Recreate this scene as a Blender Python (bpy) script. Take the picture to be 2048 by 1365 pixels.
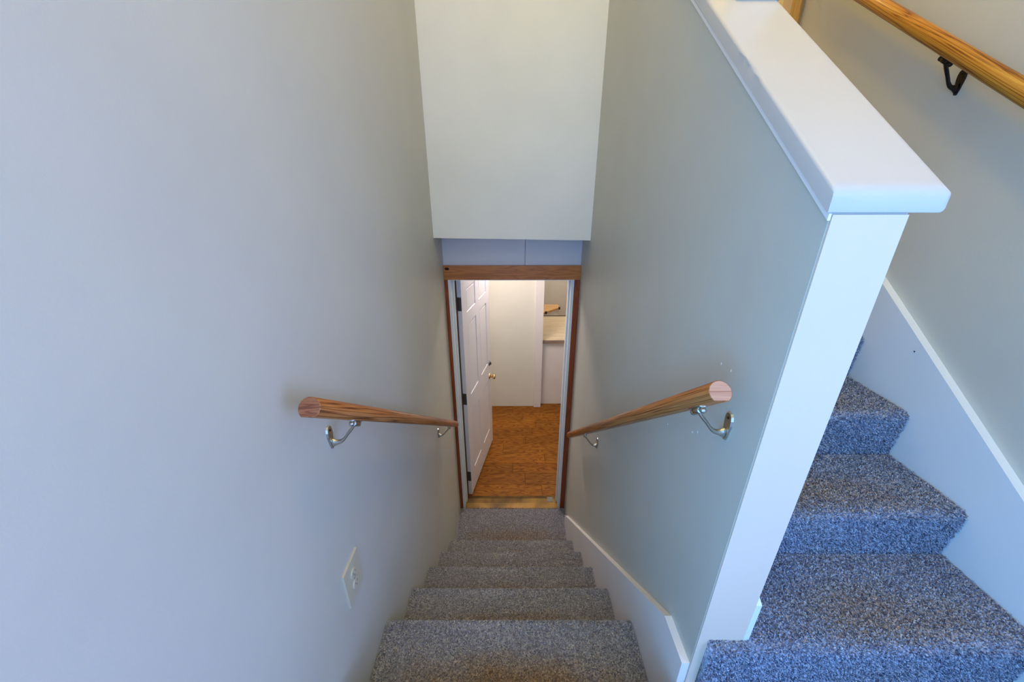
import bpy, bmesh, math, random
import numpy as np
from mathutils import Vector, Matrix
random.seed(7)
PI = math.pi
for o in list(bpy.data.objects):
    bpy.data.objects.remove(o)
SC = bpy.context.scene
C = SC.collection
H = 2.686                       # camera height above the lower floor

# ------------------------------------------------------------------ camera
def make_camera():
    p, y, r = math.radians(23.4327), math.radians(-0.1011), math.radians(-0.0761)
    F = Vector((math.sin(y)*math.cos(p), math.cos(y)*math.cos(p), -math.sin(p)))
    R = Vector((math.cos(y), -math.sin(y), 0)); U = R.cross(F)
    R2 = math.cos(r)*R + math.sin(r)*U; U2 = -math.sin(r)*R + math.cos(r)*U
    cd = bpy.data.cameras.new('camera'); cd.sensor_width = 36; cd.lens = 36*767.993/2048
    cd.clip_start = 0.02; cd.clip_end = 100
    co = bpy.data.objects.new('camera', cd); C.objects.link(co)
    M = Matrix((R2, U2, -F)).transposed().to_4x4(); M.translation = (0, 0, H)
    co.matrix_world = M
    SC.camera = co
make_camera()

# ------------------------------------------------------------------ world, lights, exposure
w = bpy.data.worlds.new('world'); SC.world = w; w.use_nodes = True
bg = w.node_tree.nodes['Background']; bg.inputs[0].default_value = (.45, .62, 1, 1); bg.inputs[1].default_value = 0.3
SC.view_settings.view_transform = 'Standard'; SC.view_settings.look = 'None'
SC.view_settings.gamma = 1; SC.view_settings.use_curve_mapping = False
SC.view_settings.exposure = 0.0

def area(name, loc, rot, sx, sy, power, col, spread=PI):
    l = bpy.data.lights.new(name, 'AREA'); l.shape = 'RECTANGLE'; l.size = sx; l.size_y = sy
    l.energy = power; l.color = col; l.spread = spread
    o = bpy.data.objects.new(name, l); C.objects.link(o); o.location = loc; o.rotation_euler = rot
    return o
def bulb(name, loc, power, col, rad=.1):
    l = bpy.data.lights.new(name, 'POINT'); l.energy = power; l.color = col; l.shadow_soft_size = rad
    o = bpy.data.objects.new(name, l); C.objects.link(o); o.location = loc
    return o
# daylight: glazed entry door behind the viewer, plus an unseen transom and side windows added for their light
SKY = (.245, .47, 1.0)
area('entry_daylight', (.10, -1.35, H-.2), (PI/2, 0, 0), .95, 1.85, 20, SKY)
area('added_transom_light', (.42, -1.35, H+1.45), (PI/2, 0, 0), 1.3, .9, 9, (.95, 1, .74))
area('added_right_light', (1.30, -.55, H-.15), (PI/2, 0, PI/2), .9, 1.5, 28, (.325, .44, 1))
area('added_left_light', (-.458, -.75, H-.15), (PI/2, 0, -PI/2), .9, 1.5, 36, (.06, .45, 1))
# warm ceiling lamps: over the stairwell, the upper hall, the lower rooms
bulb('stairwell_lamp', (.25, .55, H+2.05), 40, (1, .67, .10), .14)
bulb('hall_lamp', (1.1, 3.0, H+2.0), 46, (1, .64, .20), .12)
area('lower_room_lamp', (-.1, 3.4, 2.38), (0, 0, 0), .5, .5, 23.5, (1, .86, .82))
bulb('kitchen_lamp', (1.1, 5.9, 2.15), 34, (1, .88, .70), .1)

# ------------------------------------------------------------------ material helpers
def new_mat(name, rough=.5, metal=0., col=(.5, .5, .5), spec=.5):
    m = bpy.data.materials.new(name); m.use_nodes = True
    b = m.node_tree.nodes['Principled BSDF']
    b.inputs['Roughness'].default_value = rough; b.inputs['Metallic'].default_value = metal
    b.inputs['Base Color'].default_value = (*col, 1); b.inputs['Specular IOR Level'].default_value = spec
    return m, m.node_tree.nodes, m.node_tree.links, b
def nd(N, t, **kw):
    n = N.new(t)
    for k, v in kw.items():
        if k in n.inputs: n.inputs[k].default_value = v
        else: setattr(n, k, v)
    return n
def ramp(N, L, fac, stops):
    r = N.new('ShaderNodeValToRGB'); e = r.color_ramp.elements
    while len(e) < len(stops): e.new(.5)
    for i, (p, c) in enumerate(stops):
        e[i].position = p; e[i].color = (*c, 1) if len(c) == 3 else c
    L.new(fac, r.inputs[0]); return r
def bump(N, L, b, h, strength, dist):
    bn = nd(N, 'ShaderNodeBump', Strength=strength, Distance=dist)
    L.new(h, bn.inputs['Height']); L.new(bn.outputs[0], b.inputs['Normal']); return bn
def mixc(N, L, fac, a, b_):
    m = N.new('ShaderNodeMix'); m.data_type = 'RGBA'
    for s, v in ((0, fac), (6, a), (7, b_)):
        if hasattr(v, 'is_output'): L.new(v, m.inputs[s])
        elif s == 0: m.inputs[s].default_value = v
        else: m.inputs[s].default_value = (*v, 1)
    return m.outputs[2]
def math_(N, L, op, a, b_=None, clamp=False):
    m = N.new('ShaderNodeMath'); m.operation = op; m.use_clamp = clamp
    for i, v in enumerate((a, b_)):
        if v is None: continue
        if hasattr(v, 'is_output'): L.new(v, m.inputs[i])
        else: m.inputs[i].default_value = v
    return m.outputs[0]

def paint(name, col, rough=.55, scale=260, b_str=.12, var=.03):
    m, N, L, b = new_mat(name, rough, 0, col, .35)
    tc = N.new('ShaderNodeTexCoord')
    n1 = nd(N, 'ShaderNodeTexNoise', Scale=3.2, Detail=4); L.new(tc.outputs['Object'], n1.inputs['Vector'])
    lo = tuple(c*(1-var) for c in col); hi = tuple(min(1, c*(1+var)) for c in col)
    r = ramp(N, L, n1.outputs[0], [(.3, lo), (.7, hi)]); L.new(r.outputs[0], b.inputs['Base Color'])
    n2 = nd(N, 'ShaderNodeTexNoise', Scale=scale, Detail=3); L.new(tc.outputs['Object'], n2.inputs['Vector'])
    bump(N, L, b, n2.outputs[0], b_str, .002)
    return m

def wood(name, light, mid, dark, axis=0, ring=26., rough=.38, stretch=14., rot=None, ax=1.0, dist=.6, spec=.45, soft=.45):
    """grain runs along the given local axis"""
    m, N, L, b = new_mat(name, rough, 0, mid, spec)
    tc = N.new('ShaderNodeTexCoord'); mp = N.new('ShaderNodeMapping')
    s = [stretch]*3; s[axis] = ax; mp.inputs['Scale'].default_value = s
    if rot: mp.inputs['Rotation'].default_value = rot
    L.new(tc.outputs['Object'], mp.inputs['Vector'])
    n1 = nd(N, 'ShaderNodeTexNoise', Scale=1.6, Detail=3, Distortion=dist); L.new(mp.outputs[0], n1.inputs['Vector'])
    rg = math_(N, L, 'FRACT', math_(N, L, 'MULTIPLY', n1.outputs[0], ring))
    tri = math_(N, L, 'ABSOLUTE', math_(N, L, 'SUBTRACT', math_(N, L, 'MULTIPLY', rg, 2.), 1.))
    r = ramp(N, L, tri, [(0, dark), (.35, mid), (1, light)])
    mp2 = N.new('ShaderNodeMapping'); s2 = [220.]*3; s2[axis] = 6.; mp2.inputs['Scale'].default_value = s2
    L.new(tc.outputs['Object'], mp2.inputs['Vector'])
    n2 = nd(N, 'ShaderNodeTexNoise', Scale=1., Detail=2); L.new(mp2.outputs[0], n2.inputs['Vector'])
    f = math_(N, L, 'MULTIPLY', n2.outputs[0], soft)
    c = mixc(N, L, f, r.outputs[0], mid); L.new(c, b.inputs['Base Color'])
    bump(N, L, b, n2.outputs[0], .12, .001)
    return m

def carpet(name, brown_patch, tint=(1, 1, 1)):
    """grey cut pile; the step's own soil marks lie in local coordinates (origin at nosing centre)"""
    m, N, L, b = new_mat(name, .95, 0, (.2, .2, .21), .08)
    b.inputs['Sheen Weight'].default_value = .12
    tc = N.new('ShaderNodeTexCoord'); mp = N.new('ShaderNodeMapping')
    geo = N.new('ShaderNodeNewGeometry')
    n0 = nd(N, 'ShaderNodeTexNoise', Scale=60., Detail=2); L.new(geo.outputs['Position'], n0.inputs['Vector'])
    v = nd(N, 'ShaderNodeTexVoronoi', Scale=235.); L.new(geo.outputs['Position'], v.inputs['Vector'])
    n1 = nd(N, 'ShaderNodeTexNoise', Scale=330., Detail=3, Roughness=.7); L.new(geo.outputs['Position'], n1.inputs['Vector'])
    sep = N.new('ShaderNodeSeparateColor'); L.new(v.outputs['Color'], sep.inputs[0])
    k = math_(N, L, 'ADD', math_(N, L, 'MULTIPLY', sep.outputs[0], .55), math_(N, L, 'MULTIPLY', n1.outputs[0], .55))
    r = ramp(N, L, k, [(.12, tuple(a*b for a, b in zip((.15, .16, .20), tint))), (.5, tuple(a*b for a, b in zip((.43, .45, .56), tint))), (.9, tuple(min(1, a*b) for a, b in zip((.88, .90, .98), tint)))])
    col = r.outputs[0]
    if brown_patch:
        x0, y0, sx, sy, amt = brown_patch
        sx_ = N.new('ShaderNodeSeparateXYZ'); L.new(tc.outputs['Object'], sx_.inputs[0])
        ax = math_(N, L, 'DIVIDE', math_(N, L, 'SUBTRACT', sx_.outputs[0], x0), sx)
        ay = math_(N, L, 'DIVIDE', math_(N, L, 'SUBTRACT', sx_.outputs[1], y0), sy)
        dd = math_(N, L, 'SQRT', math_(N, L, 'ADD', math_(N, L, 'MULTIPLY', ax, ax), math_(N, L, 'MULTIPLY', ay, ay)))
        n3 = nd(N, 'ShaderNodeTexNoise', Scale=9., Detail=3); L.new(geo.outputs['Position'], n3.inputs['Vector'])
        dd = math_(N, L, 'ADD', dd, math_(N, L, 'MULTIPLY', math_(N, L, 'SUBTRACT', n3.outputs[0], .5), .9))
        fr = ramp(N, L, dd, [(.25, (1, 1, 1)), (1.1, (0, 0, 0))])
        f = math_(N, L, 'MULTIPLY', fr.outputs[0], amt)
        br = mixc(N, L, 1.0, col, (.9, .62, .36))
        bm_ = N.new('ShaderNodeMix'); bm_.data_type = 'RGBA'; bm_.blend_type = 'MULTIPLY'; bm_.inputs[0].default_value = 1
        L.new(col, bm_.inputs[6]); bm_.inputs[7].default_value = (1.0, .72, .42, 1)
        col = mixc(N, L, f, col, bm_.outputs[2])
    L.new(col, b.inputs['Base Color'])
    hgt = math_(N, L, 'ADD', math_(N, L, 'MULTIPLY', v.outputs['Distance'], -1.), n1.outputs[0])
    bump(N, L, b, hgt, .9, .006)
    return m

M = {}
M['wall'] = paint('grey_wall_paint', (.61, .605, .53), .5)
M['wall_white'] = paint('white_wall_paint', (.83, .84, .79), .5)
M['cream'] = paint('cream_wall_paint', (.78, .77, .66), .6)
M['roomwhite'] = paint('room_white_paint', (.80, .77, .74), .6)
M['panel'] = paint('lilac_panel_paint', (.86, .80, .80), .55)
M['trim'] = paint('white_trim_paint', (.79, .85, .88), .32, 60, .05, .02)
M['trim_warm'] = paint('off_white_trim_paint', (.90, .87, .85), .38, 60, .06, .03)
M['cap'] = paint('white_cap_paint', (.58, .575, .565), .35, 50, .06, .02)
M['doorwhite'] = paint('white_door_paint', (.86, .86, .92), .35, 90, .05, .02)
M['post'] = paint('white_post_paint_blue_offset', (.77, .63, .50), .45, 90, .06, .02)  # cream tint put into the white end's colour to cancel the blue daylight
M['ceil'] = paint('ceiling_paint', (.80, .79, .76), .7)
M['rail'] = wood('oiled_pine', (.50, .20, .058), (.34, .115, .026), (.10, .024, .005), 0, 11, .30, 24., ax=.5, dist=.15, soft=.2)
M['rail_gold'] = wood('golden_pine', (.60, .27, .030), (.44, .165, .012), (.14, .030, .002), 0, 12, .30, 24., ax=.5, dist=.15, soft=.2)
M['rail_end'] = wood('pine_end_grain', (.62, .34, .22), (.52, .26, .16), (.30, .11, .06), 1, 14, .55, 30.)
M['rail_end_dark'] = wood('weathered_end_grain', (.36, .15, .07), (.28, .105, .05), (.12, .035, .018), 1, 12, .5, 26., rot=(.7, 0, 0))
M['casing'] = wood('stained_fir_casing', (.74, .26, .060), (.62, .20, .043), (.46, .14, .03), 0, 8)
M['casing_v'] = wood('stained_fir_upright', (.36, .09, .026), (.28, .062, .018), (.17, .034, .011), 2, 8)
M['tanwood'] = wood('tan_casing_wood', (.60, .40, .15), (.52, .33, .11), (.42, .25, .08), 2, 9)
M['pinktrim'] = paint('pinkish_trim', (.62, .50, .42), .5)
M['nickel'] = new_mat('worn_nickel', .3, 1., (.55, .52, .44))[0]
M['dark_metal'] = new_mat('dark_bronze_and_shade', .42, .9, (.035, .028, .024))[0]  # also carries the shade on the right rail's brackets
M['hinge'] = new_mat('dull_steel', .5, .8, (.16, .15, .14))[0]
M['brass'] = new_mat('polished_brass', .22, 1., (.78, .58, .26))[0]
M['plate'] = paint('ivory_plastic', (.60, .56, .42), .35, 30, .02, .01)
M['strip'] = new_mat('gap_shade_brown', .7, 0, (.09, .045, .03))[0]  # brown for the shaded gap beside the open door
M['slot'] = new_mat('ivory_slot', .7, 0, (.20, .19, .16))[0]
M['black'] = new_mat('black_slot', .8, 0, (.01, .01, .01))[0]
M['counter'] = wood('tan_laminate', (.66, .54, .38), (.60, .48, .33), (.50, .38, .25), 0, 5)
M['counter_edge'] = wood('brown_counter_edge', (.36, .27, .21), (.30, .22, .17), (.22, .15, .12), 0, 6)
M['orange'] = wood('orange_wood_top', (.62, .38, .17), (.55, .31, .13), (.42, .22, .08), 0, 6)
M['glass'] = new_mat('storm_glass', .02, 0, (.9, .95, 1))[0]
b_ = M['glass'].node_tree.nodes['Principled BSDF']; b_.inputs['Transmission Weight'].default_value = 1.0
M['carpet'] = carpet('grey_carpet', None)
M['carpet_down'] = carpet('grey_carpet_brightened', (0, .20, .40, .11, .95), (1.28, 1.20, 1.10))  # brown band at the back; tint brightens the pile in place of light
M['carpet_up'] = carpet('grey_carpet_worn_bluelit', (-.02, .085, .30, .095, .6), (.90, .97, 1.12))  # soil patch near the nosing; tint paints blue daylight into the pile
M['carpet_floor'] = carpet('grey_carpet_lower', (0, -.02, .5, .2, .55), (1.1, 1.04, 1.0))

def brass_worn():
    m, N, L, b = new_mat('worn_brass_sill', .42, .75, (.62, .40, .12))
    tc = N.new('ShaderNodeTexCoord')
    n = nd(N, 'ShaderNodeTexNoise', Scale=9., Detail=5); L.new(tc.outputs['Object'], n.inputs['Vector'])
    r = ramp(N, L, n.outputs[0], [(.35, (.085, .05, .02)), (.65, (.24, .14, .038))]); L.new(r.outputs[0], b.inputs['Base Color'])
    return m
M['sill'] = brass_worn()

def plank_mat(i):
    sh = [(1, 1, 1), (.86, .84, .80), (1.12, 1.1, 1.02), (.94, .90, .86)][i]
    f = lambda c: tuple(min(1, a*b) for a, b in zip(c, sh))
    m = wood('oak_plank_%s' % 'abcd'[i], f((.34, .14, .020)), f((.24, .085, .010)), f((.09, .026, .003)), 0, 15, .5, 7., spec=.15)
    return m
M['plank'] = [plank_mat(i) for i in range(4)]

# ------------------------------------------------------------------ mesh helpers
def link(name, me, mat, parent=None):
    o = bpy.data.objects.new(name, me); C.objects.link(o)
    if mat is not None and not me.materials: me.materials.append(mat)
    if parent is not None: o.parent = parent
    return o
def tag(o, label=None, cat=None, group=None, kind=None):
    if label: o['label'] = label
    if cat: o['category'] = cat
    if group: o['group'] = group
    if kind: o['kind'] = kind
    return o
def empty(name, loc=(0, 0, 0), rot=(0, 0, 0), label=None, cat=None, group=None, kind=None):
    o = bpy.data.objects.new(name, None); C.objects.link(o); o.location = loc; o.rotation_euler = rot
    o.empty_display_size = .1
    return tag(o, label, cat, group, kind)
def fin(bm, name, mat, parent=None, smooth=False, bevel=0., seg=2, ang=30):
    if bevel > 0:
        es = [e for e in bm.edges if len(e.link_faces) == 2 and e.calc_face_angle(0) > math.radians(ang)]
        bmesh.ops.bevel(bm, geom=es, offset=bevel, segments=seg, profile=.5, affect='EDGES', clamp_overlap=True)
    bmesh.ops.recalc_face_normals(bm, faces=bm.faces)
    me = bpy.data.meshes.new(name); bm.to_mesh(me); bm.free()
    if smooth:
        for p in me.polygons: p.use_smooth = True
    return link(name, me, mat, parent)
def add_box(bm, x0, x1, y0, y1, z0, z1):
    v = [bm.verts.new((x, y, z)) for x in (x0, x1) for y in (y0, y1) for z in (z0, z1)]
    for f in ((0, 1, 3, 2), (4, 6, 7, 5), (0, 4, 5, 1), (2, 3, 7, 6), (0, 2, 6, 4), (1, 5, 7, 3)):
        bm.faces.new([v[i] for i in f])
def box(name, x0, x1, y0, y1, z0, z1, mat, parent=None, bevel=0., seg=2, origin=None):
    bm = bmesh.new()
    ox, oy, oz = origin or ((x0+x1)/2, (y0+y1)/2, (z0+z1)/2)
    add_box(bm, x0-ox, x1-ox, y0-oy, y1-oy, z0-oz, z1-oz)
    o = fin(bm, name, mat, parent, bevel=bevel, seg=seg); o.location = (ox, oy, oz); return o
def prism_x(name, poly, x0, x1, mat, parent=None, bevel=0., seg=2, org=(0, 0, 0)):
    """polygon in (y,z) extruded along x"""
    bm = bmesh.new()
    a = [bm.verts.new((x0-org[0], y-org[1], z-org[2])) for y, z in poly]
    c = [bm.verts.new((x1-org[0], y-org[1], z-org[2])) for y, z in poly]
    n = len(poly); bm.faces.new(a); bm.faces.new(c[::-1])
    for i in range(n): bm.faces.new((a[i], c[i], c[(i+1) % n], a[(i+1) % n]))
    o = fin(bm, name, mat, parent, bevel=bevel, seg=seg); o.location = org; return o
def tube(bm, pts, radii, seg=12, squash=None, up=Vector((0, 0, 1))):
    rings = []
    for i, p in enumerate(pts):
        p = Vector(p); a = Vector(pts[max(0, i-1)]); b = Vector(pts[min(len(pts)-1, i+1)])
        t = (b-a).normalized(); s = t.cross(up)
        if s.length < 1e-4: s = t.cross(Vector((1, 0, 0)))
        s.normalize(); u = s.cross(t)
        q = squash[i] if squash else 1.
        rings.append([bm.verts.new(p + s*(radii[i]*q*math.cos(2*PI*k/seg)) + u*(radii[i]*math.sin(2*PI*k/seg))) for k in range(seg)])
    for i in range(len(rings)-1):
        for k in range(seg): bm.faces.new((rings[i][k], rings[i][(k+1) % seg], rings[i+1][(k+1) % seg], rings[i+1][k]))
    bm.faces.new(rings[0][::-1]); bm.faces.new(rings[-1])
def lathe(bm, prof, seg=20, mat=Matrix()):
    """profile [(r,t)] about local z"""
    rings = []
    for r, t in prof:
        rings.append([bm.verts.new(mat @ Vector((r*math.cos(2*PI*k/seg), r*math.sin(2*PI*k/seg), t))) for k in range(seg)])
    for i in range(len(rings)-1):
        for k in range(seg): bm.faces.new((rings[i][k], rings[i][(k+1) % seg], rings[i+1][(k+1) % seg], rings[i+1][k]))
    bm.faces.new(rings[0][::-1]); bm.faces.new(rings[-1])
def Z(h): return h + H

# ------------------------------------------------------------------ key measures (h = height relative to the eye)
XL, XR_ = -.4523, .4467                   # walls of the down flight
XP = .5556                                # right face of the half wall
DP = .567                                 # front end of the half wall
DH, DD = 2.2506, 2.5019                   # hanging wall, door wall
D1, RUN, RISE, H1 = .8688, .2702, .2311, -1.4686
XK, UD1, URUN, URISE, UG1 = 1.269, .545, .2429, .1648, -1.0333
XW = XK + .026                            # right wall plane
LAND = -1.215
YB = -1.40                                # entry wall
CEIL = 2.32
def st(o, label, cat): return tag(o, label, cat, kind='structure')

# ------------------------------------------------------------------ walls
def window(name, wall, x0, x1, y0, y1, z0, z1):
    """frame, mullion and pane in a wall opening (thin in x)"""
    e = empty(name, ((x0+x1)/2, (y0+y1)/2, z0), label='unseen white framed window added to light the %s of the landing' % wall, cat='window', kind='structure')
    c = ((x0+x1)/2, (y0+y1)/2); f = .035
    def p(nm, a, b_, z_, z2, mt, t=.5): 
        w_ = (x1-x0)*t/2
        return box(nm, -w_, w_, a-c[1], b_-c[1], z_-z0, z2-z0, mt, e)
    p('side_frame', y0, y0+f, z0, z1, M['trim']); p('side_frame', y1-f, y1, z0, z1, M['trim'])
    p('sill_frame', y0+f, y1-f, z0, z0+f, M['trim']); p('head_frame', y0+f, y1-f, z1-f, z1, M['trim'])
    p('pane', y0+f, y1-f, z0+f, z1-f, M['glass'], .06)
    return e
def side_wall(name, x0, x1, yend, wy0, wy1, wz0, wz1, zlow, label):
    w_ = st(box(name, x0, x1, wy1, yend, zlow, Z(CEIL), M['wall']), label, 'wall')
    ox, oy, oz = w_.location
    def q(nm, a, b_, z_, z2): 
        o_ = box(nm, x0, x1, a, b_, z_, z2, M['wall']); o_.parent = w_; o_.location = o_.location - w_.location
    q('pier', YB, wy0, zlow, Z(CEIL)); q('sill_wall', wy0, wy1, zlow, wz0); q('head_wall', wy0, wy1, wz1, Z(CEIL))
side_wall('wall_left', XL-.12, XL, 2.64, -1.20, -.30, H-.90, H+.60, -.2, 'smooth pale grey wall along the left of the descending stairs')
window('added_window_1', 'left side', XL-.12, XL-.02, -1.20, -.30, H-.90, H+.60)  # unseen window added to carry the left side light
side_wall('wall_right', XW, XW+.12, 2.157, -1.0, -.10, H-.90, H+.60, .9, 'grey wall rising along the right of the ascending stairs')
window('added_window_2', 'right side', XW+.02, XW+.12, -1.0, -.10, H-.90, H+.60)  # unseen window added to carry the right side light
SLP = math.tan(math.radians(35.3))
YU = 1.30                                # full height starts here
topA, topB = Z(-.050), Z(-.050 + (YU-DP)*SLP)
st(prism_x('wall_middle', [(DP, Z(LAND)-.02), (DP, topA), (YU, topB), (YU, Z(CEIL)), (2.64, Z(CEIL)), (2.64, -.2), (DP, -.2)], XR_, XP, M['wall'], bevel=.0015, seg=1),
   'grey half wall between the two flights with a white end', 'wall')
box('end_face', XR_+.0012, XP-.0012, DP-.004, DP+.004, Z(LAND)-.01, topA-.002, M['post'], bpy.data.objects['wall_middle'], bevel=.001, seg=1)
# hanging wall over the lower door, its bottom edge dips slightly to the right
def hang():
    bm = bmesh.new()
    zl, zr = Z(-.332), Z(-.347)
    vs = []
    for y in (DH, DD-.001):
        for x, z in ((XL, zl), (XR_, zr), (XR_, Z(CEIL)), (XL, Z(CEIL))):
            vs.append(bm.verts.new((x, y, z)))
    for f in ((0, 1, 2, 3), (4, 7, 6, 5), (0, 4, 5, 1), (3, 2, 6, 7), (0, 3, 7, 4), (1, 5, 6, 2)): bm.faces.new([vs[i] for i in f])
    return fin(bm, 'wall_front', M['wall_white'], bevel=.003, seg=1)
st(hang(), 'tall off-white wall hanging above the lower doorway', 'wall')
# wall that carries the lower door
wd = empty('wall_door', (0, DD, 0), label='lilac panelled strip of wall directly above the wooden door head', cat='wall', kind='structure')
def wpart(nm, x0, x1, y0, y1, z0, z1, mat, bev=0.):
    o = box(nm, x0, x1, y0-DD, y1-DD, z0, z1, mat, wd, bevel=bev); return o
XJL, XJR = -.430, .408                    # rough opening
wpart('panel', XL, .0788, DD, DD+.02, Z(-.640), Z(-.335), M['panel'], .0012)
wpart('panel', .0822, XR_, DD, DD+.02, Z(-.640), Z(-.335), M['panel'], .0012)
wpart('backing', XL, XR_, DD+.0205, 2.63, Z(-.625), Z(CEIL), M['roomwhite'])
wpart('side_stud', XL, XJL, DD, 2.63, 0, Z(-.625), M['roomwhite'])
wpart('side_stud', XJR, XR_, DD, 2.63, 0, Z(-.625), M['roomwhite'])

# entry wall behind the viewer with a glazed door opening
ew = empty('wall_back', (0, YB, 0), label='grey entry wall behind the landing with a glazed door', cat='wall', kind='structure')
def epart(nm, x0, x1, z0, z1, mat, y0=-.12, y1=0., bev=0.): return box(nm, x0, x1, y0, y1, z0, z1, mat, ew, bevel=bev)
dx0, dx1 = -.40, .60
epart('side_wall', XL, dx0, 1.2, Z(CEIL), M['wall']); epart('side_wall', dx1, XW, 1.2, Z(.90), M['wall'])
epart('head_wall', dx0, dx1, Z(.78), Z(.98), M['wall']); epart('foot_wall', dx0, dx1, 1.2, Z(LAND), M['wall'])
epart('side_wall', dx1, XW, Z(.90), Z(.98), M['wall']); epart('side_wall', 1.08, XW, Z(.98), Z(CEIL), M['wall'])
epart('head_wall', dx0, 1.08, Z(1.92), Z(CEIL), M['wall']); epart('side_wall', dx0, -.24, Z(.98), Z(1.92), M['wall'])
for a_, b2 in ((dx0, dx0+.025), (dx1-.025, dx1)): epart('jamb', a_, b2, Z(LAND), Z(.78), M['trim'], -.12, .012)
epart('pane', dx0+.03, dx1-.03, Z(LAND), Z(.77), M['glass'], -.08, -.075); epart('pane', -.24, 1.08, Z(.98), Z(1.92), M['glass'], -.08, -.075)  # upper pane belongs to the added transom light
st(box('ceiling', XL-.12, 3.2, YB-.12, 5.2, Z(CEIL), Z(CEIL)+.08, M['ceil']), 'white ceiling over the stairwell', 'ceiling')

# ------------------------------------------------------------------ cap of the half wall
def make_cap():
    """plumb-cut sloping board with a bullnose right edge; sections stand in vertical planes"""
    y0, yl = .562, YU
    x0, x1 = XR_-.008, .604
    th = .034
    bm = bmesh.new(); n = 12; rb = th/2
    base = [(x0+.003, 0)]
    for k in range(n+1):
        a = -PI/2 + PI*k/n; base.append((x1-rb + rb*math.cos(a), rb + rb*math.sin(a)))
    for k in range(5):
        a = PI/2 + (PI/2)*k/4; base.append((x0+.006+.006*math.cos(a), th-.006+.006*math.sin(a)))
    base.append((x0, .003))
    ys = [0, .001, .003, .006, .010, .015, .020, .026, .033, .05] + [.05 + (yl-y0-.05)*i/60 for i in range(1, 61)]
    rings = []; rnd = random.Random(5); R_ = .007; e = .009
    for y in ys:
        ring = []
        lim = x1 - R_ + math.sqrt(max(0, R_*R_-(R_-min(y, R_))**2))     # plan radius of the right front corner
        ez = e - math.sqrt(max(0, e*e-(e-min(y, e))**2))                 # eased front edge, top and bottom
        for (x, z) in base:
            xx = min(x, lim)
            zz = min(max(z, ez*.55), th-ez)
            jx = rnd.uniform(0, .0022) if (x < x0+.004 and z > th*.5 and .25 < y < .33) else 0
            ring.append(bm.verts.new((xx+jx, y, zz + y*SLP)))
        rings.append(ring)
    m_ = len(base)
    for i in range(len(rings)-1):
        for k in range(m_): bm.faces.new((rings[i][k], rings[i][(k+1) % m_], rings[i+1][(k+1) % m_], rings[i+1][k]))
    bm.faces.new(rings[0][::-1]); bm.faces.new(rings[-1])
    o = fin(bm, 'trim_1', M['cap'], smooth=True)
    o.data.set_sharp_from_angle(angle=math.radians(40))
    o.location = (0, y0, Z(-.0490)-(DP-y0)*SLP)
    return o
cap = st(make_cap(), 'wide white rounded cap sloping up along the top of the half wall', 'cap')
prism_x('cap_bead', [(DP-.003, topA-.010), (DP-.003, topA-.001), (YU, topB-.001), (YU, topB-.010)], XR_-.004, XR_, M['trim_warm'], None)
for cy_, ch_ in ((.786, -.588), (.764, -.572), (.697, -.369), (.735, -.372), (.92, -.66)):
    bm = bmesh.new(); lathe(bm, [(.0022, 0), (.0018, .0006), (.0006, .0008)], 8, Matrix.Rotation(-PI/2, 4, 'Y') @ Matrix.Diagonal((1.6, .8, 1, 1)))
    o = fin(bm, 'paint_chip', M['trim_warm'], bpy.data.objects['wall_middle']); o.location = (XR_, cy_, Z(ch_))
bead = bpy.data.objects['cap_bead']; bead.parent = bpy.data.objects['wall_middle']
# upper casing seen over the cap
st(box('trim_2', .500, .604, 1.088, 1.125, Z(.362), Z(CEIL)-.01, M['trim_warm'], bevel=.003), 'cream board standing on the sloping cap near the upper hall', 'trim')
tc_ = empty('trim_3', (XW, 2.2, 0), label='tan wooden casing at the upper end of the right wall', cat='trim', kind='structure')
box('casing_board', -.014, .13, -.043, .03, 2.6, Z(CEIL)-.01, M['tanwood'], tc_, bevel=.003)
box('jamb_board', -.006, .13, .03, .12, 2.6, Z(CEIL)-.01, M['pinktrim'], tc_, bevel=.003)

# ------------------------------------------------------------------ stairs
def step_profile(run, thick, drop, over, back, waterfall):
    r = .020
    prof = [(run+back - (run+back-r)*k/10, 0.) for k in range(10)]
    if waterfall:
        for k in range(13):
            a = PI/2 + math.radians(112)*k/12; prof.append((r + r*math.cos(a), -r + r*math.sin(a)))
        prof += [(over*.55, -drop*.55), (over, -drop)]
    else:
        for k in range(9):
            a = PI/2 + PI/2*k/8; prof.append((r + r*math.cos(a), -r + r*math.sin(a)))
        prof += [(.001, -thick*.8), (.008, -thick), (over, -thick-.004), (over, -drop)]
    return prof
def step_mesh(name, W, run, thick, drop, over, seed, wob=.0025, back=.03, waterfall=False):
    """carpeted step: nosing front at local y=0 facing -y, top at z=0, tread runs to +y; riser below"""
    prof = step_profile(run, thick, drop, over, back, waterfall) + [(run+back, -drop)]
    rnd = random.Random(seed); n = 26
    ph = [rnd.uniform(0, 6.28) for _ in range(4)]
    bm = bmesh.new(); rings = []
    for i in range(n+1):
        x = -W/2 + W*i/n
        wv = wob*(math.sin(x*9+ph[0]) + .6*math.sin(x*21+ph[1]) + .3*math.sin(x*43+ph[2]))
        ring = []
        for (y, z) in prof:
            f = max(0, 1-abs(y)/.06)
            ring.append(bm.verts.new((x, y + wv*f*.6, z + wv*f*.7 if z > -thick*1.3 else z)))
        rings.append(ring)
    m_ = len(prof)
    for i in range(n):
        for k in range(m_): bm.faces.new((rings[i][k], rings[i+1][k], rings[i+1][(k+1) % m_], rings[i][(k+1) % m_]))
    bm.faces.new(rings[0]); bm.faces.new(rings[-1][::-1])
    bmesh.ops.recalc_face_normals(bm, faces=bm.faces)
    me = bpy.data.meshes.new(name); bm.to_mesh(me); bm.free()
    for p in me.polygons: p.use_smooth = True
    return me
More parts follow.
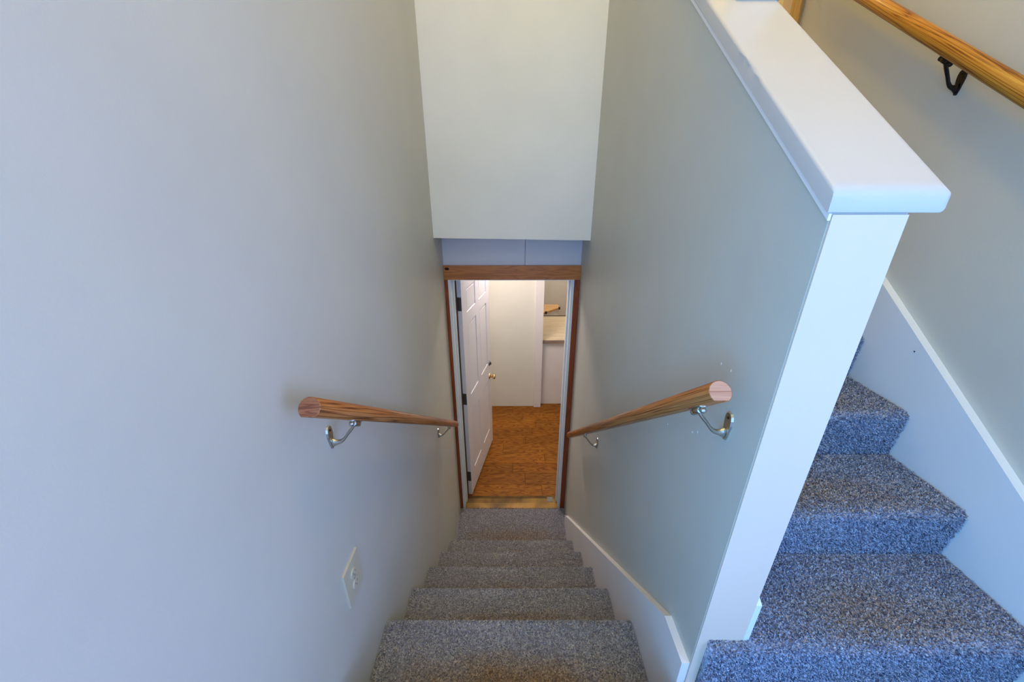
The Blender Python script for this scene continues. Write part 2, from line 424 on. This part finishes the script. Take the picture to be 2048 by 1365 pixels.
def pile_mesh(W, prof, pitch, seed, hgt=.0062, wid=.0034, x_edge=.004):
    """short bent yarn ends standing on the step surface (prof: open profile in local y,z)"""
    rs = np.random.default_rng(seed)
    P = np.array(prof); d = np.diff(P, axis=0); L_ = np.hypot(d[:, 0], d[:, 1]); cum = np.r_[0, np.cumsum(L_)]
    n = int(cum[-1]*(W-2*x_edge)/pitch**2)
    t = rs.uniform(0, cum[-1], n); k = np.clip(np.searchsorted(cum, t)-1, 0, len(L_)-1)
    f = (t-cum[k])/np.maximum(L_[k], 1e-9)
    yz = P[k] + d[k]*f[:, None]
    tan = d[k]/np.maximum(L_[k], 1e-9)[:, None]
    nrm = np.stack([-tan[:, 1]*-1, tan[:, 0]*-1], 1)           # outward: (dy,dz)=(-,0) on the tread -> (0,+)
    x = rs.uniform(-W/2+x_edge, W/2-x_edge, n)
    base = np.stack([x, yz[:, 0], yz[:, 1]], 1)
    N3 = np.stack([np.zeros(n), nrm[:, 0], nrm[:, 1]], 1); T3 = np.stack([np.zeros(n), tan[:, 0], tan[:, 1]], 1); X3 = np.tile([1., 0, 0], (n, 1))
    a = rs.uniform(0, 2*np.pi, n); lean = rs.uniform(.2, 1.1, n)
    dirv = X3*np.cos(a)[:, None] + T3*np.sin(a)[:, None]; side = X3*-np.sin(a)[:, None] + T3*np.cos(a)[:, None]
    h = hgt*rs.uniform(.65, 1.15, n)[:, None]; w_ = wid*rs.uniform(.7, 1.2, n)[:, None]
    b0 = base - N3*.001
    mid = base + N3*h*.6 + dirv*h*.25*lean[:, None]; tip = base + N3*h*.92 + dirv*h*.8*lean[:, None]
    V = np.stack([b0-side*w_*.5, b0+side*w_*.5, mid+side*w_*.5, mid-side*w_*.5, tip+side*w_*.28, tip-side*w_*.28], 1).reshape(-1, 3)
    i0 = (np.arange(n)*6)[:, None]
    F = np.concatenate([i0+np.array([0, 1, 2, 3]), i0+np.array([3, 2, 4, 5])], 1).reshape(-1)
    me = bpy.data.meshes.new('carpet_pile'); nf = n*2
    me.vertices.add(len(V)); me.vertices.foreach_set('co', V.reshape(-1).astype(np.float32))
    me.loops.add(nf*4); me.loops.foreach_set('vertex_index', F.astype(np.int32))
    me.polygons.add(nf); me.polygons.foreach_set('loop_start', (np.arange(nf)*4).astype(np.int32))
    me.update(calc_edges=True); me.validate()
    return me
def add_pile(step, me, mat):
    o = link('carpet_pile', me, mat, step); tag(o, kind='stuff'); return o

XS = XR_ - .020                                                # face of the skirt board
Wd = XS - XL - .002
dn = empty('carpeted_staircase', (0, 1.5, 0), label='narrow grey carpeted stairs descending to the lower doorway', cat='stairs')
dm = step_mesh('step', Wd, RUN, .045, RISE+.01, .022, 1)
dpile = pile_mesh(Wd, step_profile(RUN, .045, RISE, .022, 0, False)[:19], .0030, 11)
for k in range(5):
    me = dm if k < 4 else step_mesh('step', Wd, RUN, .045, Z(H1-4*RISE) - .026 + .01, .022, 5)
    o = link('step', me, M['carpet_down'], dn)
    o.rotation_euler = (0, 0, PI)
    o.location = ((XL+XS)/2, D1+RUN*k-1.5, Z(H1-RISE*k))
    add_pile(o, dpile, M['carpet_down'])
# lower carpeted floor in front of the door
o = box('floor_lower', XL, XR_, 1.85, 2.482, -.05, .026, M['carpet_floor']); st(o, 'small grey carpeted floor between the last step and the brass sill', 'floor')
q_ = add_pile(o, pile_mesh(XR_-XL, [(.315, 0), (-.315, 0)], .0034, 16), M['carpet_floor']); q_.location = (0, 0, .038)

up = empty('carpeted_staircase', (0, 1.4, 0), label='grey carpeted stairs climbing behind the white half wall', cat='stairs')
x0 = XP + .0145
um = step_mesh('step', XK-x0, URUN, .048, URISE+.002, .010, 20, .0018, waterfall=True)
uprof = step_profile(URUN, .048, URISE, .010, 0, True)
upile = pile_mesh(XK-x0, uprof, .0030, 12)
for k in range(8):
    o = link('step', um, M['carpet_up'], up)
    o.location = ((x0+XK)/2, UD1+URUN*k-1.4, Z(UG1+URISE*k))
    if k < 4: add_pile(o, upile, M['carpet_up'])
# landing
ld = step_mesh('floor_landing', XK-XL, .55-YB, .045, .20, .02, 40, .002, 0)
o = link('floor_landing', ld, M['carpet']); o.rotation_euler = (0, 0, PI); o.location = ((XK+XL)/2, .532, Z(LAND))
st(o, 'grey carpeted entry landing at the foot of the white wall end', 'floor')
land = o
fl_ = box('landing_edge', XR_+.001, XK, .49, .62, Z(LAND)-.03, Z(LAND)-.0005, M['carpet'])
wp = fl_.location - land.location; fl_.parent = land; fl_.location = (-wp.x, -wp.y, wp.z)
pl_ = link('carpet_pile', pile_mesh(XK-XL, [(.62, 0)] + step_profile(.62, .045, .2, .02, 0, False)[6:19], .0042, 15), M['carpet'], land); tag(pl_, kind='stuff')
# the lowest ascending tread wraps round the foot of the half wall, fixed to the landing
me = step_mesh('step_return', x0-.472, .021, .048, Z(UG1)-Z(LAND), .010, 31, .0015, .0, True)
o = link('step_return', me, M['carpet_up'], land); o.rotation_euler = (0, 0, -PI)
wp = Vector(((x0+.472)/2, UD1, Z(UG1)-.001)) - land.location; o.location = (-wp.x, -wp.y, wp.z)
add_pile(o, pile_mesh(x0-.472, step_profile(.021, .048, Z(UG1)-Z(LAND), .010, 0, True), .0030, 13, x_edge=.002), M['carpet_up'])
st(box('floor_upper', XP, 3.2, UD1+URUN*7+.02, 5.2, Z(UG1+URISE*7)-.15, Z(UG1+URISE*7)-.002, M['carpet']), 'grey carpeted floor of the upper hall', 'floor')
st(box('wall_hall', XP, 3.2, 5.08, 5.2, Z(UG1+URISE*7), Z(CEIL), M['wall_white']), 'far wall of the upper hall', 'wall')
st(box('wall_hall_side', 3.08, 3.2, 2.157, 5.08, Z(UG1+URISE*7), Z(CEIL), M['wall_white']), 'side wall of the upper hall', 'wall')
st(box('wall_hall_near', XW+.12, 3.08, 2.157, 2.277, Z(UG1+URISE*7), Z(CEIL), M['wall_white']), 'near wall of the upper hall', 'wall')
st(box('wall_hall_left', XR_, XP, 2.64, 5.2, Z(UG1+URISE*7)-.15, Z(CEIL), M['wall_white']), 'left wall of the upper hall', 'wall')

# skirt boards
sl = math.tan(math.radians(40.98))
poly = [(.5665, Z(-1.40)), (.5665, Z(-1.133)), (.684, Z(-1.140)), (2.296, Z(-1.140-(2.296-.684)*sl*1.0)), (2.318, Z(-2.580)), (2.330, .026), (1.9, .026), (.80, Z(-1.72))]
st(prism_x('baseboard_middle', poly, XS, XR_, M['trim_warm'], bevel=.003), 'off-white skirt board running down beside the descending steps', 'skirt board')
# thin painted skirt on the left wall
pl = [(.40, Z(-1.45)), (.40, Z(-1.07)), (.60, Z(-1.10)), (2.30, Z(-1.10-1.7*math.tan(math.radians(40.5)))), (2.40, .026), (1.9, .026), (.80, Z(-1.72))]
us = math.tan(math.radians(35.2))
y_a, h_a = .714, -.750
ut = lambda y: h_a + (y-y_a)*us
ub = lambda y: UG1 + (y-UD1)/URUN*URISE - .22
poly = [(.36, Z(LAND)), (.36, Z(ut(.36))), (2.10, Z(ut(2.10))), (2.10, Z(ub(2.10))), (.62, Z(LAND))]
st(prism_x('baseboard_right', poly, XK, XW, M['trim'], bevel=.004), 'white skirt board stepping up beside the carpeted ascending stairs', 'skirt board')
r_ = bpy.data.objects['baseboard_right']
bm = bmesh.new(); lathe(bm, [(.0012, 0), (.0022, .0008), (.0022, .0016)], 10, Matrix.Rotation(-PI/2, 4, 'Y'))
o = fin(bm, 'nail_hole', M['black'], r_); o.location = (XK, 1.10, Z(-.514))
# board on the hidden side of the half wall, only its end shows
hb = lambda y: -.902 + (y-.567)*us
st(prism_x('baseboard_stair', [(.564, Z(UG1)-.03), (.564, Z(hb(.564))), (2.1, Z(hb(2.1))), (2.1, Z(ub(2.1))), (.70, Z(UG1)-.03)], XP, XP+.0135, M['trim'], bevel=.002),
   'end of a white skirt board at the foot of the half wall', 'skirt board')

# ------------------------------------------------------------------ handrails
def rail_mesh(name, length, r=.0215, flat=.0165):
    prof = []; n = 28
    for k in range(n):
        a = 2*PI*k/n; y, z = r*math.cos(a), r*math.sin(a)
        z = max(z, -flat); prof.append((y, z))
    bm = bmesh.new(); c = .0012
    rings = []
    for x, s in ((0, .94), (c, 1.), (length-c, 1.), (length, .94)):
        rings.append([bm.verts.new((x, y*s, z*s)) for y, z in prof])
    for i in range(3):
        for k in range(n):
            f = bm.faces.new((rings[i][k], rings[i][(k+1) % n], rings[i+1][(k+1) % n], rings[i+1][k])); f.smooth = True
    a = bm.faces.new(rings[0][::-1]); b3 = bm.faces.new(rings[-1])
    a.material_index = 1; b3.material_index = 1
    bmesh.ops.recalc_face_normals(bm, faces=bm.faces)
    me = bpy.data.meshes.new(name); bm.to_mesh(me); bm.free(); return me
def bracket(parent, pos, side, reach, rise, slope, mat):
    """pos: point on the wall at plate centre (parent space); side +1: wall lies at +x of the rail"""
    e = bpy.data.objects.new('bracket', None)
    # the plate is the bracket's body mesh
    bm = bmesh.new(); s = side
    out = [(-.0035, -.036), (.0035, -.036), (.0075, -.024), (.0125, .004), (.0125, .016), (.010, .025), (.0045, .030), (-.0045, .030), (-.010, .025), (-.0125, .016), (-.0125, .004), (-.0075, -.024)]
    a = [bm.verts.new((0, y, z)) for y, z in out]; c = [bm.verts.new((-s*.0045, y*.88, z*.95)) for y, z in out]
    n = len(out); bm.faces.new(a); bm.faces.new(c[::-1])
    for i in range(n): bm.faces.new((a[i], c[i], c[(i+1) % n], a[(i+1) % n]))
    B = fin(bm, 'bracket', mat, parent, bevel=.0008, seg=1); B.location = pos
    bm = bmesh.new()
    up_, lo_ = [], []
    for t in [i/10 for i in range(11)]:
        x = -s*(.0035 + (reach-.0035)*t)
        zc = -.004 - .010*math.sin(PI*min(1, t*1.5)) + (rise+.003)*t**2.2
        zl = min(-.031 + (rise-.010+.031)*t**1.45, zc-.0115)
        up_.append((x, zc)); lo_.append((x, zl))
    hw = [.0072, .0062, .0056, .0053, .0052, .0052, .0052, .0054, .0056, .006, .0064]
    rr = []
    for (xa, zu), (_, zl), h_ in zip(up_, lo_, hw):
        ring = []
        for q in range(10):
            a_ = 2*PI*q/10; zc = (zu+zl)/2; ring.append(bm.verts.new((xa, h_*math.cos(a_), zc + (zu-zl)/2*math.copysign(abs(math.sin(a_))**.7, math.sin(a_)))))
        rr.append(ring)
    for i in range(10):
        for q in range(10): bm.faces.new((rr[i][q], rr[i][(q+1) % 10], rr[i+1][(q+1) % 10], rr[i+1][q]))
    bm.faces.new(rr[0][::-1]); bm.faces.new(rr[-1])
    fin(bm, 'arm', mat, B, smooth=True)
    d = Vector((0, math.cos(slope), -math.sin(slope)))
    c0 = Vector((-s*reach, 0, rise-.006))
    bm = bmesh.new(); tube(bm, [c0-d*.012, c0-d*.010, c0+d*.012, c0+d*.014], [.0065, .0078, .0078, .0065], 12)
    fin(bm, 'socket', mat, B, smooth=True)
    bm = bmesh.new(); u = Vector((0, math.sin(slope), math.cos(slope)))
    q = c0 + u*.0075
    tube(bm, [q-d*.026, q-d*.024, q+d*.024, q+d*.026], [.003, .0042, .0042, .003], 10, [2.2]*4)
    fin(bm, 'saddle', mat, B, smooth=True)
    for kk in (-1, 1):
        bm = bmesh.new(); p = c0 + d*(.020*kk) - u*.001
        bmesh.ops.create_uvsphere(bm, u_segments=12, v_segments=8, radius=.0068, matrix=Matrix.Translation(p))
        fin(bm, 'screw_head', mat, B, smooth=True)
    for zz in (.018, -.026):
        bm = bmesh.new(); lathe(bm, [(.0032, 0), (.0028, .0016), (.001, .002)], 10, Matrix.Translation((-s*.0043, 0, zz)) @ Matrix.Rotation(-s*PI/2, 4, 'Y'))
        fin(bm, 'plate_screw', M['dark_metal'], B)
    return B
def handrail(label, A, B_, wall_x, mats, r, brs, metal):
    """A, B_: axis end points (x, y, z)"""
    A, B_ = Vector(A), Vector(B_); L_ = (B_-A).length
    root = empty('handrail', A, label=label, cat='handrail', group='wooden wall handrails')
    me = rail_mesh('rail', L_, r, r*.78)
    for m_ in mats: me.materials.append(m_)
    rl = link('rail', me, None, root)
    sl_ = math.atan2(A.z-B_.z, B_.y-A.y)
    # local x along axis, local z up
    ax = (B_-A).normalized(); sy = Vector((0, 0, 1)).cross(ax).normalized(); uz = ax.cross(sy)
    rl.rotation_euler = Matrix((ax, sy, uz)).transposed().to_euler()
    side = 1 if wall_x > A.x else -1
    for y, hp in brs:
        zr = A.z - (y-A.y)*math.tan(sl_)
        under = zr - r*.78/math.cos(sl_) - .003
        bracket(root, Vector((wall_x, y, hp))-A, side, abs(wall_x-A.x), under-hp, sl_, metal)
    return root
handrail('round reddish pine handrail on the left wall beside the outlet plate', (XL+.07, .611, Z(-.402)), (XL+.07, 2.134, Z(-1.532)), XL, (M['rail'], M['rail_end_dark']), .0215,
         [(.775, Z(-.592)), (1.915, Z(-1.438))], M['nickel'])
handrail('round pine handrail with pale cut end on the grey half wall', (XR_-.07, .602, Z(-.362)), (XR_-.07, 2.07, Z(-1.572)), XR_, (M['rail'], M['rail_end']), .0215,
         [(.660, Z(-.476)), (1.642, Z(-1.296))], M['nickel'])
sl3 = (.548-.181)/(1.674-1.089)
handrail('golden pine handrail with shade-darkened bracket on the right wall above the cap', (XW-.065, .80, Z(.181-.289*sl3)), (XW-.065, 2.15, Z(.548+.476*sl3)), XW, (M['rail_gold'], M['rail_end']), .0225,
         [(1.318, Z(.247)), (.95, Z(.247-.368*sl3)), (2.10, Z(.247+.782*sl3))], M['dark_metal'])  # near-black metal puts the shade under the rail into the bracket colour

# ------------------------------------------------------------------ outlet plate on the left wall
op = empty('outlet', (XL, .7265, Z(-1.041)), label='cream wall outlet plate low on the left wall', cat='outlet')
op.rotation_euler = (math.radians(0), 0, 0)
box('cover_plate', 0, .006, -.046, .046, -.0635, .0635, M['plate'], op, bevel=.003, origin=(0, 0, 0))
for zz in (.0195, -.0195):
    bm = bmesh.new(); 
    lathe(bm, [(.0165, 0), (.0165, .003), (.0155, .0038)], 24, Matrix.Translation((.006, 0, zz)) @ Matrix.Rotation(PI/2, 4, 'Y'))
    f = fin(bm, 'receptacle', M['plate'], op)
    for yy in (-.006, .006): box('slot', .0096, .0101, yy-.001, yy+.001, zz-.004+.004, zz+.004+.004, M['slot'], f)
    box('slot', .0096, .0101, -.002, .002, zz-.009, zz-.005, M['slot'], f)
bm = bmesh.new(); lathe(bm, [(.0035, 0), (.003, .0015), (.001, .0019)], 12, Matrix.Translation((.006, 0, 0)) @ Matrix.Rotation(PI/2, 4, 'Y'))
fin(bm, 'screw', M['black'], op)

# ------------------------------------------------------------------ door frame
YF = 2.482
tf = empty('trim_4', (0, YF, 0), label='reddish stained wooden casing around the lower doorway', cat='door casing', kind='structure')
def tpart(nm, x0, x1, y0, y1, z0, z1, mat, bev=.0015): return box(nm, x0, x1, y0-YF, y1-YF, z0, z1, mat, tf, bevel=bev)
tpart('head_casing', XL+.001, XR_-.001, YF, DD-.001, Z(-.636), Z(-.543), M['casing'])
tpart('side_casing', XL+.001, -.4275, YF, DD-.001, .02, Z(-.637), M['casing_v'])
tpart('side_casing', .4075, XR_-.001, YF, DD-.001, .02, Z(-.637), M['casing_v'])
bm = bmesh.new(); lathe(bm, [(.010, 0), (.007, .0012), (.002, .0016)], 16, Matrix.Rotation(PI/2, 4, 'X') @ Matrix.Diagonal((1.5, .9, 1, 1)))
k_ = fin(bm, 'knot', M['dark_metal'], tf); k_.location = (-.428, -.0002, Z(-.563))
jf = empty('trim_5', (0, 2.56, 0), label='white door jamb lining inside the wooden casing', cat='door jamb', kind='structure')
def jpart(nm, x0, x1, y0, y1, z0, z1, mat, bev=.0012): return box(nm, x0, x1, y0-2.56, y1-2.56, z0, z1, mat, jf, bevel=bev)
jpart('jamb', XJL+.0005, -.410, YF+.0005, 2.632, .004, Z(-.640), M['trim']); jpart('jamb', .390, XJR-.0005, YF+.0005, 2.632, .004, Z(-.640), M['trim'])
jpart('head_jamb', XJL+.0005, XJR-.0005, YF+.0005, 2.632, Z(-.640), Z(-.6255), M['trim'])
jpart('stop', -.410, -.400, 2.545, 2.585, .03, Z(-.651), M['trim']); jpart('stop', .380, .390, 2.545, 2.585, .03, Z(-.651), M['trim'])
jpart('gap_shade_strip', -.4095, -.3955, 2.600, 2.630, .03, Z(-.655), M['strip'], .001)  # dark strip painted in for the shadow gap between jamb and door
jpart('head_stop', -.400, .380, 2.545, 2.585, Z(-.651), Z(-.6405), M['trim'])
th = empty('door_threshold', (0, 2.555, 0), label='worn brass sill across the bottom of the lower doorway', cat='threshold')
def sillmesh():
    bm = bmesh.new()
    pr = [(-.082, .006), (-.082, .027), (-.072, .031), (-.02, .034), (.03, .033), (.075, .018), (.08, .006)]
    a = [bm.verts.new((-.4085, y, z)) for y, z in pr]; c = [bm.verts.new((.3885, y, z)) for y, z in pr]; n = len(pr)
    bm.faces.new(a); bm.faces.new(c[::-1])
    for i in range(n): bm.faces.new((a[i], c[i], c[(i+1) % n], a[(i+1) % n]))
    return fin(bm, 'sill_plate', M['sill'], th)
sillmesh()
box('strike_pad', .305, .355, -.01, .045, .0335, .036, M['hinge'], th, bevel=.001)

# ------------------------------------------------------------------ the open six-panel door
DW, DT, DZ0, DZ1 = .80, .045, .030, Z(-.655)
ANG = math.radians(10.7)
dr = empty('door_1', (-.366, 2.637, DZ0), (0, 0, -ANG), label='white six-panel door standing open into the lower room', cat='door', kind='structure')
# local: y along the door from hinge to latch, x = thickness (visible face at x=0, body at -DT), z up
DHt = DZ1-DZ0
box('core', -DT+.006, -.006, .004, DW-.004, .004, DHt-.004, M['doorwhite'], dr)
def dp(nm, y0, y1, z0, z1, x0=-DT, x1=0., bev=.002): return box(nm, x0, x1, y0, y1, z0, z1, M['doorwhite'], dr, bevel=bev)
ST = .115
ys_ = [(0, ST), (DW/2-.05, DW/2+.05), (DW-ST, DW)]
rails = [(0, .22), (.80, .98), (1.60, 1.70), (DHt-.115, DHt)]
dp('stile', *ys_[0], 0, DHt); dp('stile', *ys_[2], 0, DHt)
for z0, z1 in rails: dp('cross_rail', ST, DW-ST, z0, z1)
for i in range(3): dp('mullion', *ys_[1], rails[i][1], rails[i+1][0])
for i in range(3):
    for (a, b2) in ((ST, ys_[1][0]), (ys_[1][1], DW-ST)):
        bm = bmesh.new(); z0, z1 = rails[i][1], rails[i+1][0]
        add_box(bm, -DT+.003, -.003, a+.018, b2-.018, z0+.018, z1-.018)
        fin(bm, 'panel', M['doorwhite'], dr, bevel=.0028, seg=1)
for zc in (Z(-.856), Z(-1.653), Z(-2.449)):
    bm = bmesh.new(); add_box(bm, -.044, -.002, -.0025, .001, -.051, .051)
    hg = fin(bm, 'hinge', M['hinge'], dr, bevel=.0008, seg=1); hg.location = (0, 0, zc-DZ0)
    bm = bmesh.new(); tube(bm, [(-.052, -.006, -.051), (-.052, -.006, .051)], [.0065]*2, 12)
    fin(bm, 'knuckle', M['hinge'], hg, smooth=True)
# knob and deadbolt on the visible face and on the back
kz = Z(-1.838)-DZ0; bz = Z(-1.695)-DZ0; ky = DW-.062
for s, x in ((1, 0.), (-1, -DT)):
    Mx = Matrix.Translation((x, ky, kz)) @ Matrix.Rotation(s*PI/2, 4, 'Y')
    bm = bmesh.new(); lathe(bm, [(.012, .004), (.010, .022), (.014, .030), (.024, .036), (.0265, .046), (.024, .056), (.012, .060)], 20, Mx)
    kn = fin(bm, 'knob', M['brass'], dr, smooth=True)
    bm = bmesh.new(); lathe(bm, [(.032, 0), (.031, .004), (.020, .008)], 22, Mx); fin(bm, 'rose', M['brass'], kn, smooth=False)
    My = Matrix.Translation((x, ky, bz)) @ Matrix.Rotation(s*PI/2, 4, 'Y')
    bm = bmesh.new(); lathe(bm, [(.026, 0), (.024, .007), (.012, .010)], 20, My); db = fin(bm, 'deadbolt', M['hinge'], dr)
    bm = bmesh.new(); add_box(bm, min(x, x+s*.02), max(x, x+s*.02), ky-.003, ky+.003, bz-.012, bz+.012); fin(bm, 'thumb_turn', M['hinge'], db, bevel=.001)
box('latch_plate', -.035, -.010, DW, DW+.0015, kz-.028, kz+.028, M['brass'], dr)

# ------------------------------------------------------------------ lower room
fl = empty('floor', (0, 2.64, 0), label='warm oak plank floor of the lower room', cat='floor', kind='structure')
box('subfloor', -2.0, 3.2, 0, 5.0, -.06, -.014, M['black'], fl)
pm = {}
def plank(x0, x1, y0, y1, mi):
    L_ = x1-x0; key = (round(L_, 3), mi)
    if key not in pm:
        bm = bmesh.new(); add_box(bm, -L_/2, L_/2, -.0737, .0737, -.012, 0)
        bmesh.ops.bevel(bm, geom=[e for e in bm.edges if all(v.co.z > -.001 for v in e.verts)], offset=.0022, segments=1, affect='EDGES')
        me = bpy.data.meshes.new('plank'); bm.to_mesh(me); bm.free(); me.materials.append(M['plank'][mi]); pm[key] = me
    o = bpy.data.objects.new('plank', pm[key]); C.objects.link(o); o.parent = fl
    o.location = ((x0+x1)/2, (y0+y1)/2, 0)
    if random.random() < .5: o.rotation_euler = (0, 0, PI)
PW = .148
y = 0.; row = 0
while y < 1.62:
    off = [-.35, .12, -.62, .33, -.1, -.48, .22][row % 7]
    xs = [-1.0, off, off+.62, 1.5] if off+.62 < 1.4 else [-1.0, off, 1.5]
    for i in range(len(xs)-1): plank(xs[i]+.0005, xs[i+1]-.0005, y+.0005, y+PW-.0005, (row*3+i*2+(row//2)) % 4)
    y += PW; row += 1
box('far_boards', -2.0, 3.2, y, 5.0, -.0139, -.0005, M['plank'][0], fl)
YC = 4.13
st(box('wall_far', -1.6, .262, YC, YC+.10, 0, 2.45, M['cream']), 'cream wall facing the lower doorway beyond the wood floor', 'wall')
st(box('trim_6', .262, .350, YC-.025, YC+.14, 0, 2.45, M['roomwhite'], bevel=.002), 'white corner post beside the cream wall', 'trim')
st(box('wall_side', -1.72, -1.6, 2.63, 4.3, 0, 2.45, M['cream']), 'left wall of the lower room', 'wall')
st(box('wall_near', -1.6, XL-.12, 2.54, 2.63, 0, 2.45, M['cream']), 'near wall of the lower room', 'wall')
st(box('wall_near_right', XR_, 2.6, 2.645, 2.72, 0, 2.45, M['cream']), 'near wall right of the lower doorway', 'wall')
st(box('wall_kitchen_right', 2.5, 2.6, 2.72, 7.6, 0, 2.45, M['roomwhite']), 'right wall of the lower kitchen', 'wall')
st(box('wall_kitchen', -1.6, 2.6, 7.5, 7.6, 0, 2.45, M['roomwhite']), 'pale far wall of the lower kitchen', 'wall')
st(box('wall_kitchen_left', .15, .262, YC+.10, 7.5, 0, 2.45, M['roomwhite']), 'white left wall of the lower kitchen', 'wall')
st(box('ceiling_lower', -1.72, 2.6, 2.63, 7.6, 2.45, 2.52, M['ceil']), 'white ceiling of the lower room', 'ceiling')
# breakfast counter: white base wall, tan top with brown front edge
hc = Z(-1.794)
ct = empty('kitchen_counter', (.9, 4.6, 0), label='tan kitchen counter with brown front edge on a white base', cat='counter')
def cpart(nm, x0, x1, y0, y1, z0, z1, mat, bev=.002): return box(nm, x0-.9, x1-.9, y0-4.6, y1-4.6, z0, z1, mat, ct, bevel=bev)
cpart('base', .3505, 1.9, 4.185, 4.95, 0, hc-.04, M['roomwhite'])
cpart('worktop', .3505, 1.92, 4.166, 5.0, hc-.038, hc, M['counter'])
cpart('front_edge', .3505, 1.92, 4.155, 4.1655, hc-.040, hc, M['counter_edge'])
cpart('back_edge', .3505, 1.92, 5.0005, 5.016, hc-.04, hc+.006, M['dark_metal'])
# turned low cabinet with an orange wooden top, seen past the counter
cb = empty('storage_cabinet', (.52, 6.0, 0), label='white low corner cabinet with an orange wooden top behind the counter', cat='cabinet')
zt = Z(-2.02)
def prism_z(nm, poly, z0, z1, mat, par, bev=.003):
    bm = bmesh.new(); a = [bm.verts.new((x-.52, y-6.0, z0)) for x, y in poly]; c = [bm.verts.new((x-.52, y-6.0, z1)) for x, y in poly]; n = len(poly)
    bm.faces.new(a[::-1]); bm.faces.new(c)
    for i in range(n): bm.faces.new((a[i], a[(i+1) % n], c[(i+1) % n], c[i]))
    return fin(bm, nm, mat, par, bevel=bev)
cpoly = [(.29, 5.62), (.536, 5.84), (.786, 6.067), (.767, 6.21), (.29, 6.24)]
prism_z('body', [(.295, 5.65), (.536, 5.862), (.770, 6.075), (.752, 6.20), (.295, 6.23)], .02, zt-.03, M['roomwhite'], cb)
prism_z('top', cpoly, zt-.03, zt, M['orange'], cb)
for (px_, py_) in ((.775, 6.065), (.535, 5.845)):
    box('corner_plate', px_-.52-.014, px_-.52+.014, py_-6.0-.02, py_-6.0+.02, zt-.033, zt+.003, M['dark_metal'], cb, bevel=.001)
cb2 = empty('base_cabinet', (1.32, 6.3, 0), label='plain white base cabinet right of the orange-topped one', cat='cabinet')
box('body', -.26, .5, -.2, .4, .02, Z(-2.03), M['trim_warm'], cb2, bevel=.004)
box('top', -.28, .52, -.22, .4, Z(-2.03), Z(-2.0), M['trim'], cb2, bevel=.003)
box('door', -.22, .1, -.216, -.2, .06, Z(-2.06), M['trim'], cb2, bevel=.003)
# white window casing glimpsed at the right edge of the doorway
st(box('trim_7', .685, .72, 4.60, 4.63, Z(-1.49), 2.4, M['trim']), 'thin white upright at the right edge of the doorway view', 'trim')
